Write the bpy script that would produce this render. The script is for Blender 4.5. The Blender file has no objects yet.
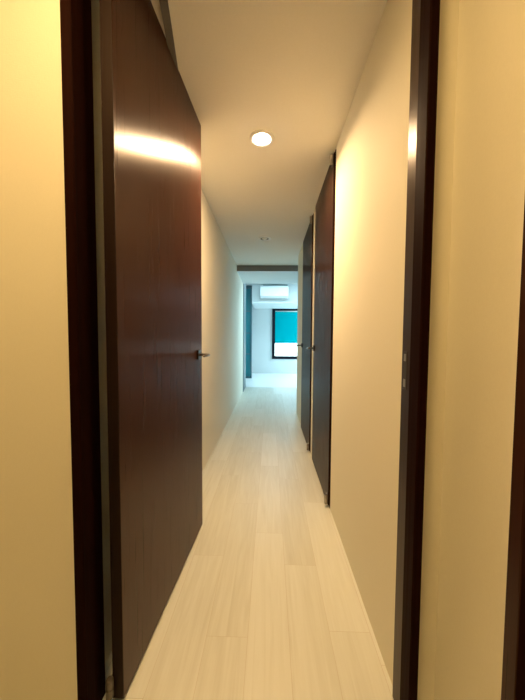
import bpy, bmesh, math, random
from mathutils import Vector, Matrix
random.seed(4)
scene = bpy.context.scene
COL = scene.collection

# ------------------------------------------------------------------ helpers
def add_box(bm, x0, x1, y0, y1, z0, z1):
    if x0 > x1: x0, x1 = x1, x0
    if y0 > y1: y0, y1 = y1, y0
    if z0 > z1: z0, z1 = z1, z0
    v = [bm.verts.new(p) for p in ((x0,y0,z0),(x1,y0,z0),(x1,y1,z0),(x0,y1,z0),
                                   (x0,y0,z1),(x1,y0,z1),(x1,y1,z1),(x0,y1,z1))]
    for f in ((0,3,2,1),(4,5,6,7),(0,1,5,4),(1,2,6,5),(2,3,7,6),(3,0,4,7)):
        bm.faces.new([v[i] for i in f])

def add_tube(bm, pts, radii, n=16, flat=1.0, caps=True):
    """swept tube along pts; flat squashes the section along its second axis"""
    pts = [Vector(p) for p in pts]
    rings = []
    up = Vector((0, 0, 1))
    for i, p in enumerate(pts):
        d = (pts[min(i+1, len(pts)-1)] - pts[max(i-1, 0)]).normalized()
        u = up if abs(d.dot(up)) < 0.95 else Vector((0, 1, 0))
        a = d.cross(u).normalized(); b = a.cross(d).normalized()
        r = radii[i] if isinstance(radii, (list, tuple)) else radii
        rings.append([bm.verts.new(p + a*r*math.cos(2*math.pi*k/n) + b*r*flat*math.sin(2*math.pi*k/n)) for k in range(n)])
    for i in range(len(rings)-1):
        for k in range(n):
            bm.faces.new([rings[i][k], rings[i][(k+1) % n], rings[i+1][(k+1) % n], rings[i+1][k]])
    if caps:
        bm.faces.new(rings[0][::-1]); bm.faces.new(rings[-1])

def add_lathe(bm, prof, n=40, cx=0, cy=0):
    """prof: list of (r, z) revolved about Z"""
    rings = []
    for r, z in prof:
        if r < 1e-6: rings.append([bm.verts.new((cx, cy, z))])
        else: rings.append([bm.verts.new((cx + r*math.cos(2*math.pi*k/n), cy + r*math.sin(2*math.pi*k/n), z)) for k in range(n)])
    for a, b in zip(rings, rings[1:]):
        for k in range(n):
            k2 = (k+1) % n
            if len(a) == 1 and len(b) == 1: continue
            if len(a) == 1: bm.faces.new([a[0], b[k], b[k2]])
            elif len(b) == 1: bm.faces.new([a[k], a[k2], b[0]])
            else: bm.faces.new([a[k], a[k2], b[k2], b[k]])

def obj(name, bm, mat, parent=None, bevel=0, smooth=False, segs=2):
    bmesh.ops.recalc_face_normals(bm, faces=bm.faces[:])
    me = bpy.data.meshes.new(name); bm.to_mesh(me); bm.free()
    o = bpy.data.objects.new(name, me); COL.objects.link(o)
    me.materials.append(mat)
    if parent: o.parent = parent
    if smooth:
        for p in me.polygons: p.use_smooth = True
    if bevel:
        m = o.modifiers.new('bevel', 'BEVEL'); m.width = bevel; m.segments = segs; m.limit_method = 'ANGLE'
        m.angle_limit = math.radians(40)
    return o

def boxes(name, lst, mat, parent=None, bevel=0):
    bm = bmesh.new()
    for b in lst: add_box(bm, *b)
    return obj(name, bm, mat, parent, bevel)

def tag(o, label=None, cat=None, group=None, kind=None):
    if label: o['label'] = label
    if cat: o['category'] = cat
    if group: o['group'] = group
    if kind: o['kind'] = kind
    return o

def empty(name, loc=(0,0,0), rz=0):
    o = bpy.data.objects.new(name, None); COL.objects.link(o)
    o.location = loc; o.rotation_euler = (0, 0, rz); o.empty_display_size = .1
    return o

def copy_tree(o, parent=None):
    c = o.copy(); COL.objects.link(c); c.parent = parent
    for ch in [x for x in list(COL.objects) if x.parent == o]: copy_tree(ch, c)
    return c

# ------------------------------------------------------------------ materials
def new_mat(name):
    m = bpy.data.materials.new(name); m.use_nodes = True
    nt = m.node_tree
    return m, nt, nt.nodes['Principled BSDF']

def N(nt, t, **kw):
    n = nt.nodes.new(t)
    for k, v in kw.items():
        if k in n.inputs.keys(): n.inputs[k].default_value = v
        else: setattr(n, k, v)
    return n

def wallpaper(name, col, bump=.12, scale=1.0, rough=.75):
    m, nt, b = new_mat(name)
    tc = N(nt, 'ShaderNodeTexCoord')
    mp = N(nt, 'ShaderNodeMapping'); mp.inputs['Scale'].default_value = (110*scale, 110*scale, 340*scale)
    mp2 = N(nt, 'ShaderNodeMapping'); mp2.inputs['Scale'].default_value = (340*scale, 340*scale, 70*scale)
    n1 = N(nt, 'ShaderNodeTexNoise', Scale=1.0, Detail=2.0); n2 = N(nt, 'ShaderNodeTexNoise', Scale=1.0, Detail=2.0)
    ad = N(nt, 'ShaderNodeMath', operation='ADD')
    bp = N(nt, 'ShaderNodeBump', Strength=bump, Distance=.002)
    big = N(nt, 'ShaderNodeTexNoise', Scale=1.7, Detail=3.0)
    mx = N(nt, 'ShaderNodeMix', data_type='RGBA')
    mx.inputs[6].default_value = (*[c*.95 for c in col], 1); mx.inputs[7].default_value = (*[min(1, c*1.04) for c in col], 1)
    ramp = N(nt, 'ShaderNodeMath', operation='MULTIPLY_ADD'); ramp.inputs[1].default_value = .5; ramp.inputs[2].default_value = .0
    L = nt.links.new
    L(tc.outputs['Object'], mp.inputs[0]); L(tc.outputs['Object'], mp2.inputs[0]); L(tc.outputs['Object'], big.inputs['Vector'])
    L(mp.outputs[0], n1.inputs['Vector']); L(mp2.outputs[0], n2.inputs['Vector'])
    L(n1.outputs[0], ad.inputs[0]); L(n2.outputs[0], ad.inputs[1]); L(ad.outputs[0], bp.inputs['Height'])
    L(ad.outputs[0], ramp.inputs[0]); L(ramp.outputs[0], mx.inputs[0])
    L(mx.outputs[2], b.inputs['Base Color']); L(bp.outputs[0], b.inputs['Normal'])
    b.inputs['Roughness'].default_value = rough; b.inputs['Specular IOR Level'].default_value = .25
    return m

def dark_wood(name, c0, c1, rough=.32, aniso=.0, spec=.5, grain=1.0, bump=.0):
    m, nt, b = new_mat(name)
    tc = N(nt, 'ShaderNodeTexCoord')
    mp = N(nt, 'ShaderNodeMapping'); mp.inputs['Scale'].default_value = (160*grain, 160*grain, 1.6)
    mp2 = N(nt, 'ShaderNodeMapping'); mp2.inputs['Scale'].default_value = (14, 14, .35)
    n1 = N(nt, 'ShaderNodeTexNoise', Scale=1.0, Detail=4.0); n2 = N(nt, 'ShaderNodeTexNoise', Scale=1.0, Detail=2.0)
    ad = N(nt, 'ShaderNodeMath', operation='ADD'); ml = N(nt, 'ShaderNodeMath', operation='MULTIPLY'); ml.inputs[1].default_value = .5
    cr = N(nt, 'ShaderNodeValToRGB'); cr.color_ramp.elements[0].position = .36; cr.color_ramp.elements[1].position = .64
    cr.color_ramp.elements[0].color = (*c0, 1); cr.color_ramp.elements[1].color = (*c1, 1)
    L = nt.links.new
    L(tc.outputs['Object'], mp.inputs[0]); L(tc.outputs['Object'], mp2.inputs[0])
    L(mp.outputs[0], n1.inputs['Vector']); L(mp2.outputs[0], n2.inputs['Vector'])
    L(n1.outputs[0], ad.inputs[0]); L(n2.outputs[0], ad.inputs[1]); L(ad.outputs[0], ml.inputs[0]); L(ml.outputs[0], cr.inputs[0])
    L(cr.outputs[0], b.inputs['Base Color'])
    rr = N(nt, 'ShaderNodeMapRange'); rr.inputs['To Min'].default_value = rough*.88; rr.inputs['To Max'].default_value = rough*1.12
    rr.inputs['From Min'].default_value = .3; rr.inputs['From Max'].default_value = .7
    L(n1.outputs[0], rr.inputs[0]); L(rr.outputs[0], b.inputs['Roughness'])
    b.inputs['Specular IOR Level'].default_value = spec
    b.inputs['Specular Tint'].default_value = (1, .80, .70, 1)
    if aniso:
        b.inputs['Anisotropic'].default_value = aniso
        tg = N(nt, 'ShaderNodeTangent', direction_type='RADIAL', axis='Z'); L(tg.outputs[0], b.inputs['Tangent'])
        b.inputs['Anisotropic Rotation'].default_value = 0
    if bump:
        bp = N(nt, 'ShaderNodeBump', Strength=bump, Distance=.001); L(n1.outputs[0], bp.inputs['Height']); L(bp.outputs[0], b.inputs['Normal'])
    return m

def plain(name, col, rough=.5, metal=0.0, spec=.5, emit=None, es=0, var=.05):
    m, nt, b = new_mat(name)
    tc = N(nt, 'ShaderNodeTexCoord'); n1 = N(nt, 'ShaderNodeTexNoise', Scale=25.0, Detail=3.0)
    mx = N(nt, 'ShaderNodeMix', data_type='RGBA')
    mx.inputs[6].default_value = (*[c*(1-var) for c in col], 1); mx.inputs[7].default_value = (*[min(1, c*(1+var)) for c in col], 1)
    nt.links.new(tc.outputs['Object'], n1.inputs['Vector']); nt.links.new(n1.outputs[0], mx.inputs[0]); nt.links.new(mx.outputs[2], b.inputs['Base Color'])
    b.inputs['Roughness'].default_value = rough; b.inputs['Metallic'].default_value = metal; b.inputs['Specular IOR Level'].default_value = spec
    if emit: b.inputs['Emission Color'].default_value = (*emit, 1); b.inputs['Emission Strength'].default_value = es
    return m

M_WALL = wallpaper('wallpaper_cream', (.80, .765, .64))
M_CEIL = wallpaper('ceiling_paper', (.86, .82, .74), bump=.06)
M_WHITE = wallpaper('living_wallpaper', (.70, .74, .74), bump=.03)
M_GREYJ = plain('grey_jamb_laminate', (.09, .13, .14), .5)
M_BAND = plain('shaded_step_grey', (.20, .19, .18), .7)  # grey stands in for the weaker light on the ceiling step's face
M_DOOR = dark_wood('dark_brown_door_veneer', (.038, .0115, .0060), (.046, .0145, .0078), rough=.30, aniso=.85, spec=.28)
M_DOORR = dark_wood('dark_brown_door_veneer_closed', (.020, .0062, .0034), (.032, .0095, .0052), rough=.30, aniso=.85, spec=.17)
M_FRAME = dark_wood('espresso_frame_laminate', (.010, .0024, .0016), (.016, .004, .0024), rough=.6, spec=.03, grain=.6)
M_GLOSS = dark_wood('espresso_rebate_lit', (.016, .005, .0035), (.024, .0075, .005), rough=.34, aniso=.6, spec=.3, grain=.6)  # lighter, glossier copy of the frame wood for the lit rebate
M_EDGE = dark_wood('door_edge_band', (.009, .0035, .0025), (.013, .005, .0035), rough=.5, spec=.3)
M_STEEL = plain('brushed_steel', (.34, .31, .28), .28, metal=1.0)
M_DARKM = plain('dark_bronze', (.05, .035, .028), .3, metal=.8)
M_ARM = plain('grey_painted_steel', (.17, .15, .13), .45, metal=.3)
M_TRIMW = plain('white_trim_enamel', (.97, .97, .95), .4)
M_BASE = M_WALL
M_LENS_ON = plain('lamp_lens_lit', (1, .95, .85), .4, emit=(1.0, .86, .66), es=70)
M_LENS_OFF = plain('lamp_lens_unlit', (.85, .85, .82), .3)
M_LENS_HOLE = plain('lamp_reflector_dark', (.10, .09, .08), .35)
M_WINF = plain('navy_window_frame', (.002, .006, .014), .5, spec=.2)
M_AC = plain('white_plastic', (.85, .88, .88), .35)
M_ACD = plain('intake_grille_grey', (.05, .14, .15), .6)
M_SLAB = plain('backing_dark', (.03, .025, .02), .9)

def floor_mat(name, c_lo, c_mid, c_hi, rough):
    m, nt, b = new_mat(name)
    tc = N(nt, 'ShaderNodeTexCoord'); at = N(nt, 'ShaderNodeAttribute', attribute_name='tone')
    mp = N(nt, 'ShaderNodeMapping'); mp.inputs['Scale'].default_value = (26, 1.6, 1)
    mp2 = N(nt, 'ShaderNodeMapping'); mp2.inputs['Scale'].default_value = (150, 5, 1)
    off = N(nt, 'ShaderNodeVectorMath', operation='SCALE'); off.inputs['Scale'].default_value = 30.0
    va = N(nt, 'ShaderNodeVectorMath', operation='ADD')
    n1 = N(nt, 'ShaderNodeTexNoise', Scale=1.0, Detail=5.0, Distortion=1.6); n2 = N(nt, 'ShaderNodeTexNoise', Scale=1.0, Detail=2.0)
    L = nt.links.new
    L(at.outputs['Color'], off.inputs[0]); L(tc.outputs['Object'], mp.inputs[0]); L(mp.outputs[0], va.inputs[0]); L(off.outputs[0], va.inputs[1])
    L(va.outputs[0], n1.inputs['Vector']); L(tc.outputs['Object'], mp2.inputs[0]); L(mp2.outputs[0], n2.inputs['Vector'])
    cr = N(nt, 'ShaderNodeValToRGB')
    e = cr.color_ramp.elements; e[0].position = .25; e[0].color = (*c_lo, 1); e[1].position = .75; e[1].color = (*c_hi, 1)
    k = e.new(.5); k.color = (*c_mid, 1)
    # fac = noise*.45 + fine*.15 + tone*.4
    a = N(nt, 'ShaderNodeMath', operation='MULTIPLY'); a.inputs[1].default_value = .55
    c = N(nt, 'ShaderNodeMath', operation='MULTIPLY_ADD'); c.inputs[1].default_value = .16
    d = N(nt, 'ShaderNodeMath', operation='MULTIPLY_ADD'); d.inputs[1].default_value = .26
    L(n1.outputs[0], a.inputs[0]); L(n2.outputs[0], c.inputs[0]); L(a.outputs[0], c.inputs[2])
    L(at.outputs['Fac'], d.inputs[0]); L(c.outputs[0], d.inputs[2]); L(d.outputs[0], cr.inputs[0]); L(cr.outputs[0], b.inputs['Base Color'])
    b.inputs['Roughness'].default_value = rough; b.inputs['Specular IOR Level'].default_value = .45
    return m
M_FLOOR = floor_mat('pale_maple_planks', (.58, .58, .50), (.67, .68, .61), (.73, .745, .69), .36)
M_SEAM = plain('plank_seam', (.50, .44, .34), .7)
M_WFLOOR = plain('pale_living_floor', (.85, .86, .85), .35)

# ------------------------------------------------------------------ key dimensions (metres; camera at the origin of x,y)
CAMZ = 1.168
XL, XR = -.580, .420           # corridor walls
ZC = 2.405                     # ceiling
Y0, Y1 = .78, .90              # doorway frame depth
YE = 4.50                      # right wall ends
YB, ZB = 5.03, 2.312           # soffit band, lower ceiling
YO = 6.20                      # end of lowered ceiling
YT = 6.80                      # threshold to the living room
YF = 9.50                      # far wall
ZL = 2.65                      # living room ceiling

# ------------------------------------------------------------------ floor
def plank_floor():
    bm = bmesh.new(); lay = bm.loops.layers.float_color.new('tone')
    w, x0, g = .1615, -.079, .0005
    known = {-2: 1.495, -1: 1.076, 0: 1.684, 1: 1.444, 2: 2.02}
    for r in range(-10, 12):
        ya = known.get(r, random.uniform(0, .91)) - .91*5
        xa, xb = x0 + r*w, x0 + (r+1)*w
        y = ya; k = 0
        while y < YT:
            a, b_ = max(y, -1.6), min(y+.91, YT)
            if b_ > a:
                t = random.random()
                z = 0
                f = bm.faces.new([bm.verts.new(p) for p in ((xa+g, a+g, z), (xb-g, a+g, z), (xb-g, b_-g, z), (xa+g, b_-g, z))])
                for l in f.loops: l[lay] = (t, t, t, 1)
            y += .91; k += 1
    return bm
fl = obj('floor', plank_floor(), M_FLOOR)
tag(fl, 'pale maple plank floor running down the whole corridor', 'floor', kind='structure')
boxes('seam_bed', [(-1.7, 1.9, -1.6, YT, -.05, -.0008)], M_SEAM, fl)
lf = boxes('floor_living', [(-1.9, 3.2, YT, YF+.1, -.05, 0)], M_WFLOOR)
lf.name = 'floor_far'
tag(lf, 'bright white sunlit floor of the room at the far end', 'floor', kind='structure')

# ------------------------------------------------------------------ ceilings
tag(boxes('ceiling', [(-1.7, 1.9, -1.6, YB, ZC, ZC+.1)], M_CEIL), 'cream papered ceiling above the corridor', 'ceiling', kind='structure')
tag(boxes('ceiling_lowered', [(-.8, 1.9, YB+.012, YO, ZB, ZL+.02)], M_WHITE), 'lowered pale ceiling just before the far room', 'ceiling', kind='structure')
tag(boxes('trim_1', [(-.585, 1.9, YB-.002, YB+.010, ZB-.002, ZC+.02)], M_BAND), 'thin face painted shade grey across the ceiling where it steps down', 'trim', kind='structure')
tag(boxes('ceiling_far', [(-1.9, 3.2, YO+.002, YF+.1, ZL+.02, ZL+.12)], M_WHITE), 'white ceiling of the far room', 'ceiling', kind='structure')

# ------------------------------------------------------------------ walls
tag(boxes('wall_left', [(XL-.13, XL, .875, YO, -.05, ZC+.02), (XL-.13, XL, YO, YT, -.05, ZL+.02), (XL-.13, XL, YB, YO, ZC+.02, ZL+.02)], M_WALL),
    'cream papered corridor wall behind the open dark door', 'wall', kind='structure')
D1 = (1.95, 2.75); D2 = (2.92, 3.75); ZD = 2.392
tag(boxes('wall_right', [(XR, XR+.08, Y1, D1[0], -.05, ZC), (XR, XR+.08, D1[1], D2[0], -.05, ZC), (XR, XR+.08, D2[1], YE, -.05, ZC),
                     (XR, XR+.08, D1[0], D1[1], ZD, ZC), (XR, XR+.08, D2[0], D2[1], ZD, ZC),
                     (XR+.08, XR+.1, Y1, YE, -.05, ZC)], M_WALL),
    'cream papered corridor wall with the two closed doors', 'wall', kind='structure')
# side hall to the right behind the wall end
tag(boxes('wall_hall', [(XR+.1, 1.9, YE-.1, YE, -.05, ZC), (1.8, 1.9, YE, YT, -.05, ZL+.02), (1.3, 1.9, YT, YT+.1, -.05, ZL+.02)], M_WHITE),
    'pale wall of the side hall beyond the corridor end', 'wall', kind='structure')
tag(boxes('wall_front', [(-1.35, -.549, .80, .875, -.05, ZC), (.419, .48, .80, .90, -.05, ZC)], M_WALL),
    'cream papered wall around the near doorway', 'wall', kind='structure')
tag(boxes('wall_near_left', [(-1.45, -1.35, -1.6, .90, -.05, ZC)], M_WALL), 'cream papered side wall left of the camera', 'wall', kind='structure')
tag(boxes('wall_near_right', [(.48, .58, .562, .90, -.05, ZC), (.48, .58, -1.6, -.338, -.05, ZC), (.53, .58, -.338, .562, -.05, ZC)], M_WALL),
    'cream papered side wall at the right edge, beside the dark trim', 'wall', kind='structure')
tag(boxes('wall_back', [(-1.45, .63, -1.7, -1.6, -.05, ZC)], M_WALL), 'cream wall behind the camera', 'wall', kind='structure')
# living room
WX0, WX1, WZ0, WZ1 = .066, 1.55, .475, 2.148
tag(boxes('wall_far', [(-1.9, WX0, YF, YF+.1, -.05, ZL+.02), (WX1, 3.2, YF, YF+.1, -.05, ZL+.02),
                   (WX0, WX1, YF, YF+.1, -.05, WZ0), (WX0, WX1, YF, YF+.1, WZ1, ZL+.02)], M_WHITE),
    'pale far wall holding the dark framed window', 'wall', kind='structure')
tag(boxes('wall_living_left', [(-1.9, -1.8, YT, YF, -.05, ZL+.02), (-1.8, XL-.13, YT-.1, YT, -.05, ZL+.02)], M_WHITE),
    'white side wall of the far room', 'wall', kind='structure')
tag(boxes('wall_living_right', [(3.1, 3.2, YT, YF, -.05, ZL+.02), (1.9, 3.2, YT, YT+.1, -.05, ZL+.02)], M_WHITE),
    'white right wall of the far room', 'wall', kind='structure')
tag(boxes('wall_beam', [(-.505, 3.1, 8.0, YF, 2.112, ZL+.02)], M_WHITE), 'boxed white beam under the far room ceiling', 'trim', kind='structure')
tag(boxes('baseboard_far', [(-1.8, 3.1, YF-.012, YF, 0, .06)], M_WHITE), 'low white skirting under the far window', 'baseboard', kind='structure')
tag(boxes('trim_3', [(XL, XL+.012, YO, YT, 0, ZL)], M_GREYJ), 'slim grey jamb at the left of the far opening', 'trim', kind='structure')

# ------------------------------------------------------------------ near doorway frame (casing, stop, rebate)
def frame_profile(side):
    """plan section extruded in z. side=-1 left, +1 right. x given as inner coordinate"""
    if side > 0:
        pts = [(.419, .776), (.399, .776), (.396, .779), (.396, .829), (.409, .831), (.409, .905), (.419, .905)]
    else:
        pts = [(-.549, .776), (-.525, .776), (-.522, .779), (-.522, .829), (-.532, .831), (-.532, .885), (-.549, .885)]
    return pts
def extr(bm, pts, z0, z1):
    a = [bm.verts.new((x, y, z0)) for x, y in pts]; b = [bm.verts.new((x, y, z1)) for x, y in pts]
    n = len(pts)
    for i in range(n): bm.faces.new([a[i], a[(i+1) % n], b[(i+1) % n], b[i]])
    bm.faces.new(a[::-1]); bm.faces.new(b)
fr = empty('trim_4', (0, .84, 0))
tag(fr, 'espresso brown frame of the near doorway', 'door frame', kind='structure')
for s in (-1, 1):
    bm = bmesh.new(); extr(bm, [(x, y-.84) for x, y in frame_profile(s)], 0, ZC-.002)
    obj('jamb', bm, M_FRAME, fr)
boxes('header', [(-.532, .409, -.064, .038, ZC-.014, ZC-.002), (-.522, .396, -.030, -.011, ZC-.028, ZC-.014)], M_FRAME, fr)
boxes('rebate_lit_strip', [(.4082, .4092, -.008, .0648, .0, ZC-.015)], M_GLOSS, fr)  # added strip that carries the highlight, lighter than the jamb around it
st = boxes('strike_plate', [(.4070, .4083, .030, .054, 1.015, 1.13)], M_DARKM, fr, bevel=.0006)
boxes('latch_cup', [(.4058, .4071, .036, .049, 1.10, 1.122), (.4058, .4071, .036, .049, 1.022, 1.046)], M_STEEL, st, bevel=.0005)

# ------------------------------------------------------------------ lever handle (local: door face normal = +X, lever runs toward -Y)
def make_handle(parent, x, y, z, nx=1):
    """nx: +1 or -1, outward normal direction of the face; lever runs to -Y (hinge side)"""
    bm = bmesh.new(); s = nx
    add_box(bm, x, x+s*.011, y-.030, y+.026, z-.027, z+.027)
    rose = obj('handle_rose', bm, M_DARKM, parent, bevel=.003)
    bm = bmesh.new()
    add_tube(bm, [(x+s*.008, y, z), (x+s*.030, y, z), (x+s*.052, y-.001, z), (x+s*.064, y-.008, z), (x+s*.068, y-.026, z),
                  (x+s*.068, y-.07, z-.001), (x+s*.066, y-.112, z-.001), (x+s*.065, y-.116, z-.001)],
             [.0085, .0080, .0078, .0080, .0080, .0075, .0065, .0045], n=18)
    lev = obj('handle_lever', bm, M_STEEL, parent, smooth=True)
    return rose, lev

def pivot(bm, x, y, z, s, up):
    """small barrel pivot with a leaf plate; s = outward sign"""
    add_lathe(bm, [(0, z-.033), (.0085, z-.033), (.0105, z-.030), (.0105, z-.002), (.0085, z), (.0105, z+.002), (.0105, z+.030), (.0085, z+.033), (0, z+.033)], 18, x+s*.009, y)
    add_box(bm, x-s*.002, x+s*.003, y, y+.045, z-.028*(1 if up else -.0), z+.028*(1 if not up else .0))

# ------------------------------------------------------------------ open dark door on the left (door_1)
HX, HY = -.4595, .862
ang = math.atan2(.0555, 1.0)          # leans slightly toward the corridor axis
DW = .876; TH = .036
d1 = empty('door_1', (HX, HY, 0), -ang)   # local +Y along the leaf, +X = visible face normal
tag(d1, 'wide open dark brown veneered door standing along the left side', 'door', kind='structure')
# leaf: face at x=0, body x in [-TH,0]
boxes('door_leaf', [(-TH+.001, 0, .0016, DW, .012, 2.398)], M_DOOR, d1, bevel=.0008)
boxes('edge_band', [(-TH, -.0002, 0, .0015, .012, 2.398)], M_EDGE, d1)
make_handle(d1, 0, DW-.072, 1.068, 1)
make_handle(d1, -TH, DW-.072, 1.068, -1)
boxes('latch_plate', [(-TH+.007, -.007, DW, DW+.0015, .99, 1.13)], M_STEEL, d1)
bm = bmesh.new()
add_lathe(bm, [(0, .028), (.009, .028), (.0115, .032), (.0115, .058), (.009, .060), (.0115, .062), (.0115, .086), (.008, .092), (0, .093)], 20, -TH-.002, -.012)
add_box(bm, -TH-.004, -TH-.0005, -.012, .050, .034, .086)
add_tube(bm, [(-TH-.002, -.012, .030), (-TH-.008, -.020, .022), (-TH-.018, -.022, .016)], .006, n=12)
obj('pivot_hinge', bm, M_ARM, d1, smooth=False)
# stay arm from the door top to the header
R = Matrix.Rotation(-ang, 4, 'Z')
def loc1(x, y, z):
    return (Matrix.Translation((HX, HY, 0)) @ R).inverted() @ Vector((x, y, z))
a = loc1(-.452, 1.42, 2.398); b_ = loc1(-.395, 1.10, 2.398); c = loc1(-.375, .93, 2.397)
bm = bmesh.new()
def flat_bar(bm, p, q, w, h):
    p = Vector(p); q = Vector(q); d = (q-p).normalized(); n = Vector((-d.y, d.x, 0)).normalized()*w/2; u = Vector((0,0,h/2))
    vs = [bm.verts.new(v) for v in (p-n-u, p+n-u, p+n+u, p-n+u, q-n-u, q+n-u, q+n+u, q-n+u)]
    for f in ((0,1,2,3),(7,6,5,4),(0,4,5,1),(1,5,6,2),(2,6,7,3),(3,7,4,0)): bm.faces.new([vs[i] for i in f])
ZA = 2.388
a.z = b_.z = c.z = ZA
flat_bar(bm, a, b_, .030, .008)
flat_bar(bm, b_, c, .026, .008)
obj('stay_arm', bm, M_ARM, d1, bevel=.001)
bm = bmesh.new(); add_lathe(bm, [(0, ZA-.008), (.011, ZA-.008), (.013, ZA-.005), (.013, 2.397), (0, 2.397)], 16, a.x, a.y)
obj('arm_pivot', bm, M_ARM, d1)

# ------------------------------------------------------------------ closed doors in the right wall
def closed_door(name, ya, yb, label):
    r = empty(name, (XR, (ya+yb)/2, 0)); h = (yb-ya)/2
    tag(r, label, 'door', kind='structure')
    fx0, fx1 = -.012, .040
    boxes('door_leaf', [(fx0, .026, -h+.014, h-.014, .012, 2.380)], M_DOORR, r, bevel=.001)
    boxes('door_frame', [(-.004, fx1, -h, -h+.012, 0, 2.390), (-.004, fx1, h-.012, h, 0, 2.390), (-.004, fx1, -h+.012, h-.012, 2.382, 2.390)], M_FRAME, r)
    make_handle(r, fx0, h-.060, 1.075, -1)
    boxes('latch_plate', [(fx0+.004, .022, h-.0138, h-.0125, .99, 1.13)], M_STEEL, r)
    for z in (.055, 2.335):
        bm = bmesh.new()
        add_lathe(bm, [(0, z-.034), (.010, z-.034), (.0125, z-.031), (.0125, z-.002), (.0105, z), (.0125, z+.002), (.0125, z+.031), (.010, z+.034), (0, z+.034)], 20, fx0-.0125, -h+.016)
        add_box(bm, fx0-.004, fx0-.0003, -h+.016, -h+.062, z-.028, z+.028)
        obj('pivot_hinge', bm, M_STEEL, r)
    return r
closed_door('door_2', D1[0], D1[1], 'nearer closed dark door in the right wall, warm lit')
closed_door('door_3', D2[0], D2[1], 'farther closed dark door in the right wall, teal sheen')

# ------------------------------------------------------------------ door at the right edge of the near room
d4 = empty('door_4', (.48, .112, 0))
tag(d4, 'dark brown door and frame cut off at the right edge', 'door', kind='structure')
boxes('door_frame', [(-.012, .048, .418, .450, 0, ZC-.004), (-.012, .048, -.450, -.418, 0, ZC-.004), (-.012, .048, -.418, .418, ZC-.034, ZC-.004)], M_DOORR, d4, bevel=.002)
boxes('door_leaf', [(.012, .046, -.414, .414, .01, ZC-.038)], M_FRAME, d4)

# ------------------------------------------------------------------ downlights
def downlight(x, y, lit, label):
    r = empty('ceiling_downlight', (x, y, ZC)); tag(r, label, 'downlight', 'recessed downlights in the corridor ceiling')
    q = 1.18 if lit else 1.3
    bm = bmesh.new()
    add_lathe(bm, [(.040*q, -.0005), (.040*q, -.005), (.052*q, -.009), (.062*q, -.006), (.0635*q, -.0005), (.040*q, -.0005)], 48)
    obj('trim_ring', bm, M_TRIMW, r, smooth=True)
    bm = bmesh.new()
    if lit: pf = [(0, -.023), (.020*q, -.020), (.034*q, -.012), (.0398*q, -.002), (.0398*q, -.0006), (0, -.0006)]
    else: pf = [(0, -.0022), (.0398*q, -.0022), (.0398*q, -.0006), (0, -.0006)]
    add_lathe(bm, pf, 40)
    obj('lens', bm, M_LENS_ON if lit else M_LENS_HOLE, r)
    if not lit:
        bm = bmesh.new(); add_lathe(bm, [(0, -.014), (.022, -.012), (.036, -.0024), (0, -.0024)], 30)
        obj('bulb', bm, M_LENS_OFF, r, smooth=True)
    return r
LX, LY = -.061, 1.86
downlight(LX, LY, True, 'glowing round downlight in the ceiling between the doors')
downlight(-.078, 3.68, False, 'unlit white rimmed downlight farther down the ceiling')

# ------------------------------------------------------------------ far room: window, blind, air conditioner, glazed partition
w = empty('window_1', ((WX0+WX1)/2, YF, WZ0)); tag(w, 'dark framed window in the far wall', 'window', kind='structure')
hw = (WX1-WX0)/2; hh = WZ1-WZ0; t = .095
boxes('window_frame', [(-hw, -hw+t, -.03, .08, 0, hh), (hw-t, hw, -.03, .08, 0, hh), (-hw+t, hw-t, -.03, .08, 0, t), (-hw+t, hw-t, -.03, .08, hh-t, hh)], M_WINF, w, bevel=.004)
mg, nt, b = new_mat('window_glass')
b.inputs['Transmission Weight'].default_value = 1; b.inputs['Roughness'].default_value = 0; b.inputs['IOR'].default_value = 1.05
b.inputs['Base Color'].default_value = (.95, 1, 1, 1)
boxes('glass_pane', [(-hw+t, hw-t, .05, .056, t, hh-t)], mg, w)
mb, nt, b = new_mat('teal_blind_fabric')
out = nt.nodes['Material Output']; tr = N(nt, 'ShaderNodeBsdfTranslucent'); tr.inputs[0].default_value = (.0, .50, .56, 1)
b.inputs['Base Color'].default_value = (.0, .42, .47, 1); b.inputs['Roughness'].default_value = .8; b.inputs['Specular IOR Level'].default_value = 0
tc = N(nt, 'ShaderNodeTexCoord'); wv = N(nt, 'ShaderNodeTexWave', Scale=18.0); wv.bands_direction = 'Z'
mx = N(nt, 'ShaderNodeMixShader', Fac=.45); nt.links.new(b.outputs[0], mx.inputs[1]); nt.links.new(tr.outputs[0], mx.inputs[2]); nt.links.new(mx.outputs[0], out.inputs[0])
bpn = N(nt, 'ShaderNodeBump', Strength=.1, Distance=.002); nt.links.new(tc.outputs['Object'], wv.inputs['Vector']); nt.links.new(wv.outputs[1], bpn.inputs['Height']); nt.links.new(bpn.outputs[0], b.inputs['Normal'])
bl = empty('roller_blind', ((WX0+WX1)/2, YF+.012, WZ1-t)); tag(bl, 'teal roller blind drawn two thirds down the window', 'blind')
BZ = -(WZ1-t-1.003)
boxes('blind_fabric', [(-hw+t+.0005, hw-t-.0005, .0, .002, BZ, -.001)], mb, bl)
boxes('bottom_rail', [(-hw+t+.0005, hw-t-.0005, -.006, .008, BZ-.018, BZ)], M_AC, bl, bevel=.002)
bm = bmesh.new(); add_tube(bm, [(-hw+t+.0005, .001, -.02), (hw-t-.0005, .001, -.02)], .017, n=16); obj('roller_tube', bm, M_AC, bl, smooth=True)

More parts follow.
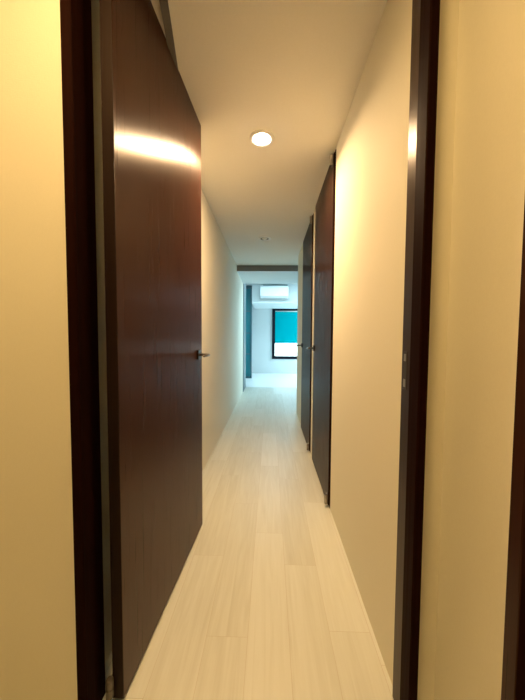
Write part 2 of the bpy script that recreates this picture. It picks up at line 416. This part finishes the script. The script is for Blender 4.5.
ac = empty('air_conditioner', (.105, 8.002, 2.245)); tag(ac, 'white split air conditioner mounted high on the far beam', 'air conditioner')
bm = bmesh.new()
pr = [(0, 0), (-.16, 0), (-.205, .03), (-.215, .09), (-.215, .26), (-.20, .305), (-.18, .315), (0, .315)]
n = len(pr); A = [bm.verts.new((-.375, y, z)) for y, z in pr]; B = [bm.verts.new((.375, y, z)) for y, z in pr]
for i in range(n): bm.faces.new([A[i], A[(i+1) % n], B[(i+1) % n], B[i]])
bm.faces.new(A[::-1]); bm.faces.new(B)
obj('casing', bm, M_AC, ac, bevel=.006)
boxes('air_flap', [(-.33, .33, -.222, -.2155, .035, .085)], M_AC, ac, bevel=.002)
boxes('intake_grille', [(-.30, .35, -.20, -.02, .316, .332)], M_ACD, ac)

mt, nt, b = new_mat('teal_glass'); b.inputs['Base Color'].default_value = (.004, .17, .21, 1); b.inputs['Roughness'].default_value = .15
b.inputs['Specular IOR Level'].default_value = .6
M_PF = plain('dark_teal_frame', (.012, .10, .13), .4)
gp = empty('glazed_partition', (-1.0, 8.3, 0)); tag(gp, 'tall narrow teal glazed partition behind the left jamb', 'partition')
px1 = (251.7-270)/290*8.3 + 1.0; px0 = -.72
ztop = 2.64; bars = [.10, .78, 1.32, 1.98, ztop]
boxes('partition_frame', [(px0, px0+.03, -.02, .02, .015, ztop), (px1-.045, px1, -.02, .02, .015, ztop), (px0+.03, px1-.045, -.02, .02, .015, .06), (px0+.03, px1-.045, -.02, .02, ztop-.09, ztop)]
      + [(px0+.03, px1-.045, -.018, .018, z-.014, z+.014) for z in (.70, 1.30, 1.92)], M_PF, gp, bevel=.002)
boxes('glass_panel', [(px0+.03, px1-.045, -.004, .004, .06, ztop-.09)], mt, gp)
boxes('floor_track', [(px0, px1, -.025, .025, 0, .014)], M_PF, gp)

# ------------------------------------------------------------------ lights
def area(name, loc, rot, size, sy, energy, col, shape='RECTANGLE', spread=math.pi):
    l = bpy.data.lights.new(name, 'AREA'); l.shape = shape; l.size = size
    if shape in ('RECTANGLE', 'ELLIPSE'): l.size_y = sy
    l.energy = energy; l.color = col; l.spread = spread
    o = bpy.data.objects.new(name, l); COL.objects.link(o); o.location = loc; o.rotation_euler = rot
    return o
WARM = (1.0, .655, .33)
area('downlight_lamp', (LX, LY, ZC-.030), (math.radians(7), math.radians(3), 0), .07, .07, 30, WARM, 'DISK', math.radians(172))
area('near_room_lamp', (-.38, .22, ZC-.03), (0, 0, 0), .5, .5, 20, (1.0, .635, .25), 'DISK')
COOL = (.56, .86, 1.0)
area('living_side_fill', (3.0, 8.72, 1.4), (0, math.radians(90), 0), 2.0, 1.3, 140, COOL)  # added daylight-coloured fill; this side wall has no window
area('living_top_fill', (.5, 7.0, ZL-.0), (0, 0, 0), 1.6, .3, 38, COOL)  # added fill under the ceiling to brighten the far floor, no fixture
area('side_hall_fill', (1.2, 5.4, ZB-.02), (0, 0, 0), .3, .3, 2.5, COOL)  # added cool fill for the corridor end, no fixture there

wd = bpy.data.worlds.new('sky'); scene.world = wd; wd.use_nodes = True
bg = wd.node_tree.nodes['Background']
sky = wd.node_tree.nodes.new('ShaderNodeTexSky'); sky.sky_type = 'NISHITA'; sky.sun_elevation = math.radians(35); sky.sun_rotation = math.radians(200); sky.sun_disc = False
mixw = wd.node_tree.nodes.new('ShaderNodeMix'); mixw.data_type = 'RGBA'; mixw.inputs[0].default_value = .9
mixw.inputs[7].default_value = (.80, .98, 1.0, 1); wd.node_tree.links.new(sky.outputs[0], mixw.inputs[6]); wd.node_tree.links.new(mixw.outputs[2], bg.inputs[0])
bg.inputs[1].default_value = 3.4

# ------------------------------------------------------------------ camera
cd = bpy.data.cameras.new('camera'); cam = bpy.data.objects.new('camera', cd); COL.objects.link(cam)
cd.sensor_fit = 'VERTICAL'; cd.sensor_height = 36; cd.sensor_width = 27; cd.lens = 290/700*36; cd.clip_start = .02
cd.shift_y = .002
cam.location = (0, 0, CAMZ)
from mathutils import Euler
cam.rotation_euler = (Euler((math.radians(90-2.7), 0, math.radians(1.48))).to_matrix() @ Matrix.Rotation(.006, 3, 'Z')).to_euler()
scene.camera = cam
scene.view_settings.view_transform = 'Standard'
scene.view_settings.look = 'None'
scene.view_settings.exposure = 0
